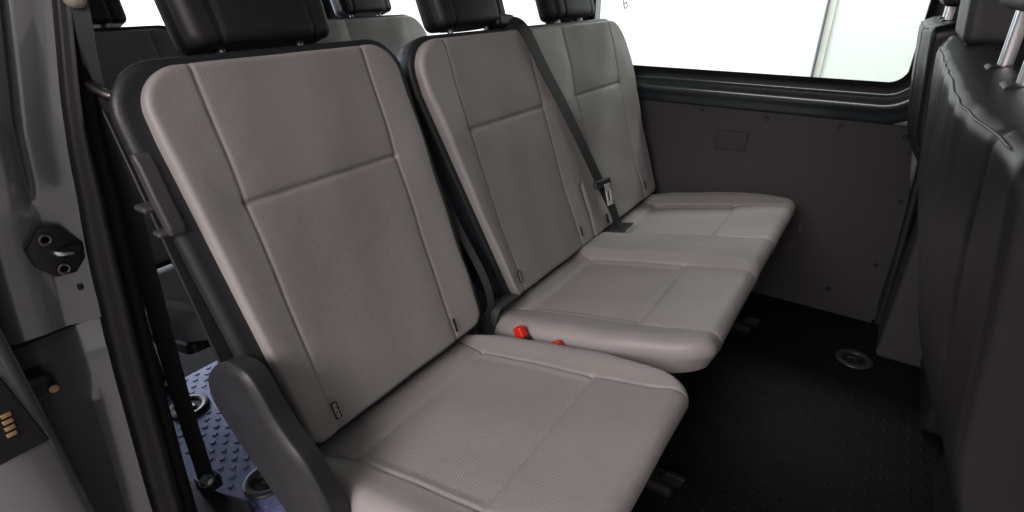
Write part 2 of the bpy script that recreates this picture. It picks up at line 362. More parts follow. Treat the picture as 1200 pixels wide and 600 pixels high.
def single_seat(name, label, x, y, group, near=False):
    t = thing(name, label, 'seat', (x, y, 0), group)
    A, Bh = 0.229, 0.30; dc = 0.295                                  # backrest centre d
    ins = 0.153
    L = [[(-ins, -0.4), (-ins, 0.4)], [(ins, -0.4), (ins, 0.4)]]; Hs = [[(-ins, 0.392-dc), (ins, 0.392-dc)]]
    def bt(U, V):
        a = np.abs(U); d = V+dc
        tt = np.clip((a-ins)/(A-ins), 0, 1)
        bol = 0.0075*sstep(0, 0.85, tt)*(1-0.75*sstep(0.40, 0.58, d))*sstep(-0.05, 0.12, d)
        h = bol+0.007*np.cos(np.clip(U/ins, -1, 1)*math.pi/2)**1.0*(a < ins)*0
        h = h-0.010*np.sin(np.clip(d/0.392, 0, 1)*math.pi)*(0.4+0.6*sstep(ins, 0, a))
        h = h+groove(U, V, L, 0.0028, 0.0024)+groove(U, V, Hs, 0.0042, 0.0038)+puff(U, V, L, 0.0012, 0.010)+puff(U, V, Hs, 0.005, 0.035)
        return h+0.0018*np.sin(U*31+V*17)*np.sin(V*23-U*11)
    def bpl(U, V, H):
        d = V+dc; s = 1-0.35*np.clip(0.5-d, 0, 1)*1.0*np.where(np.abs(U) > ins, np.clip((np.abs(U)-ins)/(A-ins), 0, 1), 0)*0.95
        U2 = np.where(np.abs(U) > ins, np.sign(U)*(np.abs(U)-np.where(U < 0, 0.052, -0.030)*np.clip(0.5-d, 0, 1)*np.clip((np.abs(U)-ins)/(A-ins), 0, 1)), U)
        return bp(U2, d, H)
    pad('backrest', A, Bh, 0.03, ((0.03, 0.06), (0.03, 0.06)), 0.010, 0.009, bt, bpl, M['cover'], t, 0.0026 if near else 0.006,
        weave=lambda U, V: (np.abs(U) < ins)*1.0)
    def sh(U, V): return -0.011+0.0*U
    def shp(U, V, H):
        d = V+dc; return bp(U-np.sign(U)*np.where(U < 0, 0.052, -0.022)*np.clip(0.5-d, 0, 1)*np.clip((np.abs(U)-ins)/(A-ins), 0, 1), d, H)
    pad('back_shell', A+0.031, Bh+0.014, 0.095, ((0.04, 0.072), (0.04, 0.072)), 0.014, 0.010, sh, shp, M['bolster'], t, 0.012,
        tuck=lambda q: 0.030*sstep(0.0, 0.095, q))
    b = MB(); b.box(-0.127, -0.120, -0.235, 0.235, 0.03, 0.58, lambda q: np.stack(bp(q[:, 1], q[:, 2], q[:, 0]), -1)); b.build('back_board', M['plastic'], t, bevel=0.003)
    # cushion: U = y, V = x
    xc, Bx, Ay = 0.195, 0.283, 0.248
    xr, xf = 0.058, 0.309
    def P(x): return x-xc
    SL = [[(s*0.212, P(-0.06)), (s*0.208, P(-0.045)), (s*0.17, P(xr)), (s*0.167, P(xf)), (s*0.172, P(0.425)), (s*0.185, P(0.475))] for s in (-1, 1)]
    TR = [[(-0.17, P(xr)), (0.17, P(xr))], [(-0.166, P(xf)), (0.166, P(xf))]]
    def lim(x): return np.interp(x, [-0.06, -0.045, xr, xf, 0.425, 0.475], [0.212, 0.208, 0.17, 0.167, 0.172, 0.185])
    def ct(U, V):
        x = V+xc; a = np.abs(U); l = lim(x); tt = np.clip((a-l)/(0.248-l), 0, 1)
        h = 0.011*sstep(0, 0.7, tt)*(1-0.7*sstep(0.36, 0.46, x))
        inside = a < l
        rec = -0.005*sstep(xr-0.012, xr+0.012, x)*(1-sstep(xf-0.022, xf+0.022, x))*np.where(inside, sstep(0, 0.02, l-a), 0)
        h = h+rec+groove(U, V, SL, 0.0032, 0.0028)+groove(U, V, TR, 0.0032, 0.006)+puff(U, V, SL, 0.002, 0.025)+puff(U, V, TR, 0.003, 0.03)
        return h-0.008+0.0016*np.sin(U*27+V*21)*np.sin(V*29-U*9)
    def cp(U, V, H):
        x = V+xc; w = 1-0.12*sstep(0.25, 0.50, x)-0.14*sstep(0.10, -0.06, x)
        return (x, U*np.where(np.abs(U) > 0.17, 1-(1-w)*np.clip((np.abs(U)-0.17)/0.078, 0, 1), 1), ctop(x)+H)
    pad('cushion', Ay, Bx, 0.038, ((0.03, 0.07), (0.03, 0.07)), 0.032, 0.034, ct, cp, M['cover'], t, 0.0026 if near else 0.006,
        weave=lambda U, V: (np.abs(U) < lim(V+xc))*1.0, tuck=lambda q: 0.35*q)
    def pf(q):
        z = q[:, 2]; s = 0.82+0.18*(z > 0); return np.stack([0.16+q[:, 0]*s, q[:, 1]*s, z+ctop(0.16+q[:, 0])-0.110], -1)
    V, F = rbox(0.52, 0.43, 0.07, 0.02, 8, pf); MB().add(V, F).build('seat_pan', M['plastic'], t)
    for sx in (0.10, 0.36) if near else (-0.12, 0.02):
        for sy in (-0.17, 0.17):
            m = MB(); m.box(sx-0.02, sx+0.02, sy-0.012, sy+0.012, 0.012, ctop(sx)-0.11)
            V, F = rbox(0.12, 0.05, 0.024, 0.01, 4); V = V+np.array([sx, sy, 0.019]); m.add(V, F)
            m.build('leg', M['plastic'], t, bevel=0.004)
    headrest(t, 0.0)
    fabric_tag(t, -0.151, 0.034, text=near, lift=0.012); fabric_tag(t, 0.156, 0.03, lift=0.010, w=0.006)
    # hinge cover on the side facing the door
    out = HINGE
    o2 = spline(out+[out[0]], 4)[:-1]; n = len(o2); c = o2.mean(0); v = []; f = []
    tn = np.roll(o2, -1, 0)-np.roll(o2, 1, 0); tn /= np.linalg.norm(tn, axis=1)[:, None]; nm = np.stack([tn[:, 1], -tn[:, 0]], -1)
    if ((o2-c)*nm).sum() < 0: nm = -nm
    rings = [(-0.246, 0.004), (-0.268, 0.0005), (-0.2715, 0.0), (-0.2735, 0.0008), (-0.2785, 0.0065), (-0.2800, 0.010), (-0.2805, 0.016)]
    for yy, s in rings: v += [(p[0], yy, p[1]) for p in o2-nm*s]
    for k in range(len(rings)-1): f += [(k*n+i, k*n+(i+1) % n, (k+1)*n+(i+1) % n, (k+1)*n+i) for i in range(n)]
    f.append(tuple(range((len(rings)-1)*n, len(rings)*n))); f.append(tuple(range(n)))
    MB().add(v, f).build('hinge_cover', M['grey_plastic'], t, angle=50)
    # recline lever on the shell
    lv = [(-0.172, 0.806), (-0.162, 0.816), (-0.148, 0.816), (-0.138, 0.800), (-0.131, 0.762), (-0.118, 0.722), (-0.121, 0.710), (-0.133, 0.706), (-0.148, 0.716), (-0.162, 0.755)]
    lv = [(p[0]*0.62-0.145*0.38-0.004+(0.76-p[1])*0.22, p[1]) for p in lv]
    n = len(lv); v = [(p[0], -0.240, p[1]) for p in lv]+[(p[0], -0.262, p[1]) for p in lv]; f = [(i, (i+1) % n, n+(i+1) % n, n+i) for i in range(n)]+[tuple(range(n)), tuple(range(n, 2*n))]
    m = MB().add(v, f); m.box(-0.182, -0.152, -0.274, -0.25, 0.738, 0.747); m.box(-0.155, -0.135, -0.272, -0.25, 0.706, 0.714)
    m.build('recline_lever', M['pillar'], t, bevel=0.004, seg=3)
    return t

def bench_seat(name, label, x, y, group, near=False, tags=True):
    """double seat; local y: its two centres near 0 and 0.51 (object origin at y of the first centre)"""
    t = thing(name, label, 'bench seat', (x, y, 0), group)
    y0 = 0.528; st = 0.0036 if near else 0.008
    uc, A = 0.7935-y0, 0.5085; dc, Bh = 0.290, 0.303
    def U_(u): return u-0.7935                                       # world-like u -> pad U
    e1, e2, e3, e4 = U_(0.376), U_(0.690), U_(0.884), U_(1.190)
    L = [[(e, -0.4), (e, 0.4)] for e in (e1, e2, e3, e4)]; Hs = [[(e1, 0.395-dc), (e2, 0.395-dc)], [(e3, 0.395-dc), (e4, 0.395-dc)]]
    slit = [[(U_(0.775), -0.40), (U_(0.775), 0.150-dc)]]
    def bt(U, V):
        d = V+dc; g = np.interp(U, [-A, e1-0.05, e1, e2, e2+0.05, e3-0.05, e3, e4, e4+0.05, A], [0.0075, 0.006, 0, 0, 0.005, 0.005, 0, 0, 0.006, 0.0075])
        g = g*(1-0.7*sstep(0.42, 0.58, d))*sstep(-0.05, 0.12, d)
        h = g-0.008*np.sin(np.clip(d/0.395, 0, 1)*math.pi)
        h = h+groove(U, V, L, 0.0028, 0.0030)+groove(U, V, Hs, 0.0042, 0.0042)+puff(U, V, L, 0.0012, 0.010)+puff(U, V, Hs, 0.006, 0.035)
        h = h+groove(U, V, slit, 0.020, 0.007)
        return h+0.0018*np.sin(U*29+V*17)*np.sin(V*23-U*11)
    def warp(U, d):
        k = np.interp(U, [-A, e1, e2, 0.15, A], [0.19, 0.075, 0.06, 0.0, 0.0]); k2 = np.interp(U, [0.0, e4, A], [0, 0, 0.10])
        return uc+U+k*np.clip(0.49-d, 0, 1)-k2*np.clip(d-0.40, 0, 1)
    pad('backrest', A, Bh, 0.03, ((0.03, 0.07), (0.03, 0.085)), 0.011, 0.010, bt, lambda U, V, H: bp(warp(U, V+dc), V+dc, H), M['cover'], t, st,
        weave=lambda U, V: (((U > e1) & (U < e2)) | ((U > e3) & (U < e4)))*0.8)
    pad('back_shell', A+0.012, Bh+0.012, 0.095, ((0.04, 0.08), (0.04, 0.095)), 0.014, 0.010, lambda U, V: -0.013+0*U,
        lambda U, V, H: bp(warp(U, V+dc), V+dc, H), M['bolster'], t, 0.014, tuck=lambda q: 0.020*sstep(0.02, 0.095, q))
    b = MB(); b.box(-0.127, -0.120, uc-0.46, uc+0.49, 0.03, 0.58, lambda q: np.stack(bp(q[:, 1], q[:, 2], q[:, 0]), -1)); b.build('back_board', M['plastic'], t, bevel=0.003)
    # cushion, U = y
    ycw = 0.795; Ay = 0.522; xc, Bx = 0.210, 0.268; xr, xf = 0.052, 0.308
    def Y(v): return v-ycw
    def P(q): return q-xc
    c1, c2, c3, c4 = Y(0.372), Y(0.688), Y(0.892), Y(1.195)
    SL = []
    for e, s in ((c1, -1), (c2, 1), (c3, -1), (c4, 1)): SL.append([(e+s*0.035, P(-0.06)), (e+s*0.03, P(-0.03)), (e, P(xr)), (e, P(xf)), (e+s*(-0.006), P(0.43)), (e-s*0.01, P(0.478))])
    TR = [[(c1, P(xr)), (c2, P(xr))], [(c1, P(xf)), (c2, P(xf))], [(c3, P(xr)), (c4, P(xr))], [(c3, P(xf)), (c4, P(xf))]]
    def ct(U, V):
        q = V+xc
        g = np.interp(U, [-Ay, c1-0.06, c1, c2, c2+0.035, c3-0.035, c3, c4, c4+0.06, Ay], [0.011, 0.010, 0, 0, 0.017, 0.017, 0, 0, 0.010, 0.011])*(1-0.55*sstep(0.28, 0.46, q))
        ins = ((U > c1) & (U < c2)) | ((U > c3) & (U < c4))
        dd = np.minimum.reduce([np.abs(U-c) for c in (c1, c2, c3, c4)])
        rec = -0.008*sstep(xr-0.012, xr+0.012, q)*(1-sstep(xf-0.02, xf+0.02, q))*np.where(ins, sstep(0, 0.02, dd), 0)
        h = g+rec+groove(U, V, SL, 0.004, 0.0038)+groove(U, V, TR, 0.0035, 0.006)+puff(U, V, SL, 0.004, 0.025)+puff(U, V, TR, 0.004, 0.03)
        return h-0.010+0.0014*np.sin(U*27+V*21)*np.sin(V*29-U*9)
    def cp(U, V, H):
        q = V+xc; a = np.abs(U)-(Ay-0.09); f = 0.032*sstep(0.25, 0.50, q)+0.03*sstep(0.08, -0.06, q)
        return (q, ycw-y0+U-np.sign(U)*np.clip(a/0.09, 0, 1)*f*np.where(U > 0, 1.6, 1.0), ctop(q)+H)
    pad('cushion', Ay, Bx, 0.038, ((0.03, 0.07), (0.03, 0.10)), 0.032, 0.034, ct, cp, M['cover'], t, st,
        weave=lambda U, V: (((U > c1) & (U < c2)) | ((U > c3) & (U < c4)))*(V+xc > xr)*(V+xc < xf)*0.6, tuck=lambda q: 0.35*q)
    def pf(q):
        z = q[:, 2]; s = 0.82+0.18*(z > 0); return np.stack([0.16+q[:, 0]*s, ycw-y0+q[:, 1]*(0.9+0.1*(z > 0)), z+ctop(0.16+q[:, 0])-0.110], -1)
    V, F = rbox(0.52, 0.98, 0.07, 0.02, 8, pf); MB().add(V, F).build('seat_pan', M['plastic'], t)
    for sx in (0.02, 0.385) if near else (-0.12, 0.02):
        for sy in (0.335-y0, 1.08-y0):
            m = MB(); m.box(sx-0.02, sx+0.02, sy-0.014, sy+0.014, 0.012, ctop(sx)-0.11)
            V, F = rbox(0.13, 0.06, 0.03, 0.012, 4); m.add(V+np.array([sx, sy, 0.022]), F)
            m.box(sx+0.03, sx+0.075, sy-0.008, sy+0.008, 0.03, 0.062, lambda q: q+np.stack([0.3*(q[:, 2]-0.03), 0*q[:, 0], 0*q[:, 0]], -1))
            m.build('leg', M['lining'], t, bevel=0.004)
    headrest(t, 0.016); headrest(t, 0.515)
    if tags:
        fabric_tag(t, 0.402-y0, 0.034, text=near, lift=0.010); fabric_tag(t, 0.722-y0, 0.034, lift=0.010, w=0.006); fabric_tag(t, 0.886-y0, 0.018, lift=0.010); fabric_tag(t, 1.205-y0, 0.034, lift=0.010, w=0.006)
    return t

ROW = 'passenger seats in two rows'
near_single = single_seat('single_seat', 'single grey vinyl seat nearest the open door, charcoal hinge cover on its side', 0, 0, ROW, near=True)
near_bench = bench_seat('bench_seat', 'grey double bench seat beside the single seat, with a black belt across its back', 0, 0.528, ROW, near=True)
third_single = single_seat('single_seat', 'single seat in the rear row, seen between door pillar and nearest seat', -0.90, 0.055, ROW)
third_bench = bench_seat('bench_seat', 'grey bench seat of the rear row, behind the gap between the front headrests', -0.90, 0.52, ROW, tags=False)

# belt slot and buckles of the near bench
def surf_tilt(v): return v
b = MB(); y0 = 0.528
for a_, b_, c_, d_ in ((0.005, 0.012, 0.86, 0.945), (0.060, 0.067, 0.86, 0.945), (0.005, 0.067, 0.86, 0.867), (0.005, 0.067, 0.938, 0.945)):
    b.box(a_, b_, c_-y0, d_-y0, 0.0, 0.006, lambda q: np.stack([q[:, 0], q[:, 1], ctop(q[:, 0])+0.008+q[:, 2]], -1))
b.build('belt_slot', M['grey_plastic'], near_bench, bevel=0.0015)
b = MB(); b.box(0.010, 0.063, 0.865-y0, 0.941-y0, 0.001, 0.0035, lambda q: np.stack([q[:, 0], q[:, 1], ctop(q[:, 0])+0.008+q[:, 2]], -1)); b.build('slot_lining', M['lining'], near_bench)
for bx, bz in ((0.090, 0.342), (0.182, 0.340)):
    ax_ = Vector((-0.55, 0.1, 0.80)).normalized(); qm = np.array(ax_.to_track_quat('X', 'Z').to_matrix()); org = np.array([bx, 0.262-y0, bz])
    V, F = rbox(0.075, 0.024, 0.032, 0.007, 4); k = MB().add((V+np.array([-0.052, 0, 0])) @ qm.T+org, F).build('buckle', M['plastic'], near_bench)
    V, F = rbox(0.026, 0.019, 0.026, 0.005, 4); MB().add((V+np.array([-0.004, 0, 0])) @ qm.T+org, F).build('release_button', M['red'], k)
ribbon([bp(0.7765-0.528, d, 0.0025) for d in np.linspace(-0.005, 0.145, 12)], 0.006, 0.004, BUP).build('split_shade', M['lining'], near_bench)  # dark strip put in as the shade inside the backrest slit
# ------------------------------------------------------------------ seat belts
bt_ = thing('seat_belt', 'black shoulder belt with silver tongue running down the bench backrest', 'seat belt', (-0.19, 0.66, 0.93), 'seat belts')
O = Vector((-0.19, 0.66, 0.93))
def rel(p, o): return np.asarray(p, float)-np.array(o)
pts = [bp(0.650, 0.63, -0.06), bp(0.660, 0.618, -0.02), bp(0.676, 0.590, 0.014), bp(0.722, 0.48, 0.018), bp(0.775, 0.368, 0.020), bp(0.826, 0.23, 0.024), bp(0.862, 0.118, 0.030), bp(0.885, 0.05, 0.034), (0.030, 0.908, 0.352), (0.045, 0.912, 0.333)]
path = spline(pts, 8); n = len(path); ups = np.tile(np.array([CT, 0.0, ST]), (n, 1)); ups[:8] = np.linspace([0.2, 0, 1], [CT, 0, ST], 8); ups[-9:] = np.linspace([CT, 0, ST], [0.98, 0, 0.3], 9)
ribbon(rel(path, O), 0.043, 0.0022, ups).build('webbing', M['web'], bt_)
def onback(u, d, off): return lambda q: rel(np.stack(bp(u+q[:, 1], d+q[:, 2], off+q[:, 0]), -1), O)
V, F = rbox(0.014, 0.096, 0.024, 0.006, 6); a = -0.10
Rr = np.array([[1, 0, 0], [0, math.cos(a), -math.sin(a)], [0, math.sin(a), math.cos(a)]])
MB().add(onback(0.858, 0.135, 0.034)(V @ Rr.T), F).build('tongue_grip', M['grey_plastic'], bt_)
m = MB()
for x0_, x1_, z0_, z1_ in ((-0.016, -0.007, -0.062, -0.010), (0.007, 0.016, -0.062, -0.010), (-0.016, 0.016, -0.070, -0.056), (-0.016, 0.016, -0.028, -0.006)):
    q = np.array([(xx, yy, zz) for xx in (-0.0012, 0.0012) for yy in (x0_, x1_) for zz in (z0_, z1_)])
    m.add(onback(0.872, 0.135, 0.042)(q @ Rr.T), [(0,1,3,2),(4,6,7,5),(0,4,5,1),(2,3,7,6),(0,2,6,4),(1,5,7,3)])
m.build('tongue', M['tongue'], bt_)
V, F = rbox(0.05, 0.075, 0.032, 0.010, 6); MB().add(onback(0.652, 0.622, -0.035)(V @ Rr.T), F).build('belt_guide', M['plastic'], bt_)
# belt at the pillar
O2 = (-0.40, -0.234, 0.03)
b2 = thing('seat_belt', 'seat belt hanging down beside the door pillar to a bolt in the sill', 'seat belt', O2, 'seat belts')
path = spline([(-0.262, -0.222, 1.12), (-0.264, -0.228, 0.995), (-0.288, -0.232, 0.885), (-0.332, -0.233, 0.62), (-0.382, -0.234, 0.30), (-0.402, -0.235, 0.055)], 8)
nn_ = len(path); upsb = np.tile(np.array([0.75, -0.65, 0.0]), (nn_, 1))
cut = 17
ribbon(rel(path[:cut], O2), 0.020, 0.002, upsb[:cut]).build('upper_webbing', M['web_grey'], b2)
ribbon(rel(path[cut-1:], O2), 0.032, 0.002, upsb[cut-1:]).build('lower_webbing', M['web'], b2)
tube(rel(spline([(-0.350, -0.232, 0.896), (-0.325, -0.238, 0.902), (-0.298, -0.243, 0.895), (-0.262, -0.236, 0.880), (-0.245, -0.225, 0.874)], 6), O2), 0.007, up=(0, 0, 1)).build('belt_guide', M['dark_steel'], b2)
torus(rel((-0.297, -0.243, 0.878), O2), (0.75, -0.6, 0.2), 0.0055, 0.002, 20, 8, mb=disc(rel((-0.297, -0.240, 0.878), O2), (0.75, -0.6, 0.2), 0.007, 0.003)).build('guide_bolt', M['dark_steel'], b2)
V, F = rbox(0.024, 0.024, 0.045, 0.010, 4); MB().add(V+rel((-0.264, -0.232, 1.008), O2), F).build('adjuster_knob', M['beige'], b2)
m = MB(); m.box(-0.02, 0.02, -0.02, 0.02, -0.004, 0.03); m.build('anchor_plate', M['plastic'], b2, bevel=0.004)
disc((0.012, -0.006, 0.030), (0.3, -0.3, 1), 0.011, 0.008, n=6, mb=disc((0.012, -0.006, 0.027), (0.3, -0.3, 1), 0.015, 0.004)).build('anchor_bolt', M['steel'], b2)
# lap strap by the gap
O3 = (0.0, 0.28, 0.36)
b3 = thing('seat_belt', 'short grey lap strap lying in the gap between single seat and bench', 'seat belt', O3, 'seat belts')
path = spline([(-0.06, 0.30, 0.20), (-0.015, 0.283, 0.30), (0.004, 0.285, 0.352), (0.004, 0.32, 0.356), (0.002, 0.372, 0.350)], 8)
tg = np.gradient(path, axis=0); upl = np.cross(tg, np.array([1.0, 0, 0.15])); upl[:14] = np.cross(tg[:14], np.array([0.9, 0.1, 0.4]))
ribbon(rel(path, O3), 0.034, 0.002, upl).build('webbing', M['web_grey'], b3)
for yy, xx in ((0.270, -0.05),):
    ribbon(rel(spline([bp(yy, 0.36, -0.045), bp(yy+0.01, 0.20, -0.02), bp(yy+0.012, 0.06, 0.01), (0.0, yy+0.012, 0.30)], 6), O3), 0.016, 0.002, (0.75, -0.65, 0.1)).build('strap', M['web'], b3)

# ------------------------------------------------------------------ front seats (black leather, seen from behind)
def front_seat(name, label, y_lo, y_hi, xt, zt, heads, lean=0.22):
    t = thing(name, label, 'seat', (xt+0.15, (y_lo+y_hi)/2, 0), 'front seats')
    yc = (y_lo+y_hi)/2; A = (y_hi-y_lo)/2; Lh = zt-0.30; B = Lh/2; c = 1/math.hypot(1, lean); s = lean*c
    # U = y, V along the back (up), H = rearwards
    def pl(U, V, H):
        d = V-B                                                      # 0 at the top, negative down
        return (xt-s*d+0.33*np.clip(-d-0.18, 0, 1)*sstep(0.16, 0.32, -d)-H*c-(xt+0.15), U, zt+c*d-H*s*1.0)
    def tp(U, V):
        d = B-V; h = 0.018*np.sin(np.clip(d/Lh, 0, 1)*math.pi)+0.016*sstep(A, A*0.5, np.abs(U))
        cr = [[(A-0.085, -B), (A-0.085, B)], [(-A+0.085, -B), (-A+0.085, B)], [(-A, B-0.26), (A, B-0.26)]]
        h = h+groove(U, V, cr[:2], 0.003, 0.004)
        h = h+0.0010*np.sin(U*70+2.0*np.sin(V*9)+1.5*np.sin(U*23))*np.exp(-((d-0.022)/0.036)**2)+0.0008*np.sin(U*27+V*22)*np.exp(-((d-0.09)/0.09)**2)
        return h
    pad('backrest', A, B, 0.09, ((0.03, 0.020), (0.03, 0.020)), 0.012, 0.011, tp, pl, M['leather_front'], t, 0.006, tuck=lambda q: 0.02*sstep(0.04, 0.09, q))
    # piped seam round the top of the back
    zz = []
    for k in np.linspace(-A+0.05, A-0.05, 60):
        zz.append([float(q) for q in pl(np.array(k), np.array(B-0.0030), tp(np.array([k]), np.array([B-0.003]))[0]-0.0025)])
    tube(np.array(zz), 0.0010, 8, up=(0, 0, 1)).build('seam_piping', M['ring'], t)
    V, F = rbox(0.10, 2*A-0.06, Lh*0.9, 0.03, 10, lambda q: np.stack(pl(q[:, 1], q[:, 2]-0.03, -0.10+q[:, 0]), -1)); MB().add(V, F).build('back_cushion', M['leather_front'], t)
    V, F = rbox(0.52, 2*A-0.02, 0.15, 0.05, 10, lambda q: q+np.array([0.40, 0, 0.40])); MB().add(V, F).build('cushion', M['leather_front'], t)
    V, F = rbox(0.44, 2*A-0.08, 0.32, 0.02, 8, lambda q: np.stack([q[:, 0]*(1-0.1*(q[:, 2] > 0))+0.30, q[:, 1], q[:, 2]+0.172], -1)); MB().add(V, F).build('seat_base', M['plastic'], t)
    for hy, hw, hz in heads:
        V, F = rbox(0.068, hw, 0.20, 0.014, 16, lambda q: np.stack([q[:, 0]-0.012*(q[:, 2]/0.1)+xt+0.030-(xt+0.15), q[:, 1]*(1-0.05*(q[:, 2] > 0.06))+hy-yc, q[:, 2]+zt+0.102+hz], -1))
        h = MB().add(V, F).build('headrest', M['grey_plastic'], t)
        for sg in (-1, 1):
            tube([(xt+0.030-(xt+0.15), hy-yc+sg*0.07, zt-0.05), (xt+0.027-(xt+0.15), hy-yc+sg*0.07, zt+0.06+hz)], 0.0065, up=(0, 1, 0)).build('post', M['steel'], h)
            V, F = rbox(0.034, 0.046, 0.018, 0.008, 4); MB().add(V+np.array([xt+0.030-(xt+0.15), hy-yc+sg*0.07, zt-0.002]), F).build('post_collar', M['plastic'], h)
    return t
front_seat('front_seat', 'black leather double front seat with gathered top seam, at the right edge', -0.20, 0.735, 0.686, 0.925, ((0.58, 0.22, 0.0), (0.13, 0.22, 0.055)))
front_seat('front_seat', "driver's black leather seat, in the gap between window and double front seat", 0.80, 1.26, 0.664, 0.935, ((1.03, 0.25, 0.03),))

# ------------------------------------------------------------------ van body
van = thing('van', 'dark grey van body seen through its open side door', 'van', (0, 0, 0))
YW = 1.372
def yl(z): return YW-0.045*np.clip((0.66-z)/0.66, 0, 1)              # trim leans in towards the floor
# inner side panel with its curved right end
m = MB(); zs = np.linspace(0.02, 0.643, 14); xs = np.concatenate([np.linspace(-1.72, 0.6, 30), np.linspace(0.62, 0.765, 8)])
v = []; f = []
for z in zs:
    for xx in xs:
        k = (xx-0.6)/0.165 if xx > 0.6 else 0; v.append((xx-0.045*max(0, k)*float(sstep(0.35, 0.64, np.array(z))), yl(z), z))
nx = len(xs)
for i in range(len(zs)-1):
    for j in range(nx-1): f.append((i*nx+j, i*nx+j+1, (i+1)*nx+j+1, (i+1)*nx+j))
n0 = len(v); v += [(p[0], p[1]+0.012, p[2]) for p in v[:]]; f += [tuple(n0+i for i in q) for q in f[:]]
top = [(len(zs)-1)*nx+j for j in range(nx)]
f += [(a, b_, b_+n0, a+n0) for a, b_ in zip(top[:-1], top[1:])]
f += [(i*nx+nx-1, (i+1)*nx+nx-1, (i+1)*nx+nx-1+n0, i*nx+nx-1+n0) for i in range(len(zs)-1)]
panel = m.add(v, f).build('side_panel', M['panel'], van)
for sx, sz in ((0.110, 0.628), (0.321, 0.624), (0.531, 0.624), (0.700, 0.612), (0.738, 0.425), (0.728, 0.215), (-0.12, 0.628), (0.62, 0.10)):
    disc((sx, float(yl(sz))+0.002, sz), (0, -1, 0), 0.0085, 0.006, r2=0.005).build('screw', M['plastic'], panel)
V, F = rbox(0.104, 0.008, 0.063, 0.003, 6); cpz = 0.540
MB().add(V+np.array([0.225, float(yl(cpz))-0.001, cpz]), F).build('cover_plate', M['panel'], panel)
# window frames: a pressed bead swept round each opening
def window(x0, x1, z0, z1, R, sweep_m, yv=YW, sgn=-1, name='window_frame'):
    pts = []
    for cx, cz, a0 in ((x1-R, z0+R, -90), (x1-R, z1-R, 0), (x0+R, z1-R, 90), (x0+R, z0+R, 180)):
        for a in np.linspace(a0, a0+90, 14): pts.append((cx+R*math.cos(math.radians(a)), yv, cz+R*math.sin(math.radians(a))))
    # offsets: s outward from the opening, n into the cabin
    sec = [(-0.002, -0.020), (-0.002, -0.004), (0.006, 0.000), (0.012, -0.004), (0.020, -0.008), (0.028, -0.007), (0.034, 0.002), (0.040, 0.011), (0.046, 0.017), (0.053, 0.020), (0.060, 0.0195), (0.067, 0.016), (0.074, 0.010), (0.082, 0.006), (0.094, 0.002), (0.106, -0.002), (0.112, -0.020)]
    up = (0, sgn, 0)
    P_ = np.array(pts); c = P_.mean(0)
    mb = MB(); tg = np.roll(P_, -1, 0)-np.roll(P_, 1, 0); tg /= np.linalg.norm(tg, axis=1)[:, None]; sd = np.cross(tg, np.array(up)); sd /= np.linalg.norm(sd, axis=1)[:, None]
    if np.dot(sd[0], P_[0]-c) < 0: sd = -sd
    v = []; f = []; K = len(sec); N = len(P_)
    for i in range(N):
        for s_, n_ in sec: v.append(P_[i]+sd[i]*s_+np.array(up)*n_)
    for i in range(N):
        j = (i+1) % N
        for k in range(K-1): f.append((i*K+k, i*K+k+1, j*K+k+1, j*K+k))
    fr = mb.add(v, f).build(name, sweep_m, van, angle=60)
    g = MB(); sec2 = [(-0.010, -0.016), (-0.010, -0.008), (0.004, -0.001), (0.009, -0.003), (0.004, -0.016)]; v = []; f = []; K = len(sec2)
    for i in range(N):
        for s_, n_ in sec2: v.append(P_[i]+sd[i]*s_+np.array(up)*(n_+0.0015))
    for i in range(N):
        j = (i+1) % N
        for k in range(K): f.append((i*K+k, i*K+(k+1) % K, j*K+(k+1) % K, j*K+k))
    g.add(v, f).build('gasket', M['fuzzy'], fr, angle=60)
    p = MB(); q = [tuple(a-np.array(up)*0.014) for a in P_]; p.add(q, [tuple(range(N))]); p.build('pane', M['glass'], fr, smooth=False)
    return fr
window(-0.335, 0.672, 0.749, 1.27, 0.055, M['paint_blue'])
window(-1.62, -0.515, 0.749, 1.27, 0.055, M['paint_blue'])
# outer skin round the openings
def skin(name, rects, y_a, y_b, m):
    b = MB()
    for x0, x1, z0, z1 in rects: b.box(x0, x1, y_a, y_b, z0, z1)
    return b.build(name, m, van, smooth=False)
skin('outer_wall', [(-1.80, 2.2, -0.25, 0.735), (-1.80, -1.605, 0.7355, 1.40), (-0.530, -0.322, 0.7355, 1.40), (0.660, 2.2, 0.7355, 1.40), (-1.6045, -0.5305, 1.255, 1.40), (-0.3215, 0.6595, 1.255, 1.40)], YW+0.018, YW+0.06, M['paint'])
# right wall behind the door: inner skin, window opening
skin('right_wall', [(-1.80, -0.36, -0.25, 0.735), (-1.80, -1.55, 0.7355, 1.40), (-0.46, -0.33, 0.7355, 1.40), (-1.5495, -0.4605, 1.26, 1.40)], -0.42, -0.33, M['paint'])
b = MB(); b.box(-1.85, 2.2, -0.36, 1.45, 1.40, 1.45); b.build('roof', M['headliner'], van, smooth=False)
b = MB(); b.box(-1.86, -1.80, -0.42, -0.18, -0.25, 1.40); b.box(-1.86, -1.80, 1.28, 1.43, -0.25, 1.40); b.box(-1.86, -1.80, -0.1795, 1.2795, 1.33, 1.40); b.box(-1.86, -1.80, -0.1795, 1.2795, -0.25, -0.035)
b.build('rear_door_frame', M['paint_blue'], van, smooth=False)
# front end: cab sides, bulkhead below the windscreen
skin('cab_side', [(1.10, 2.2, -0.25, 0.80), (1.10, 1.22, 0.8005, 1.40), (1.80, 2.2, 0.8005, 1.40), (1.2205, 1.7995, 1.27, 1.40)], -0.42, -0.34, M['paint'])
skin('cab_front', [(2.0, 2.2, -0.25, 0.95)], -0.335, YW+0.015, M['plastic'])
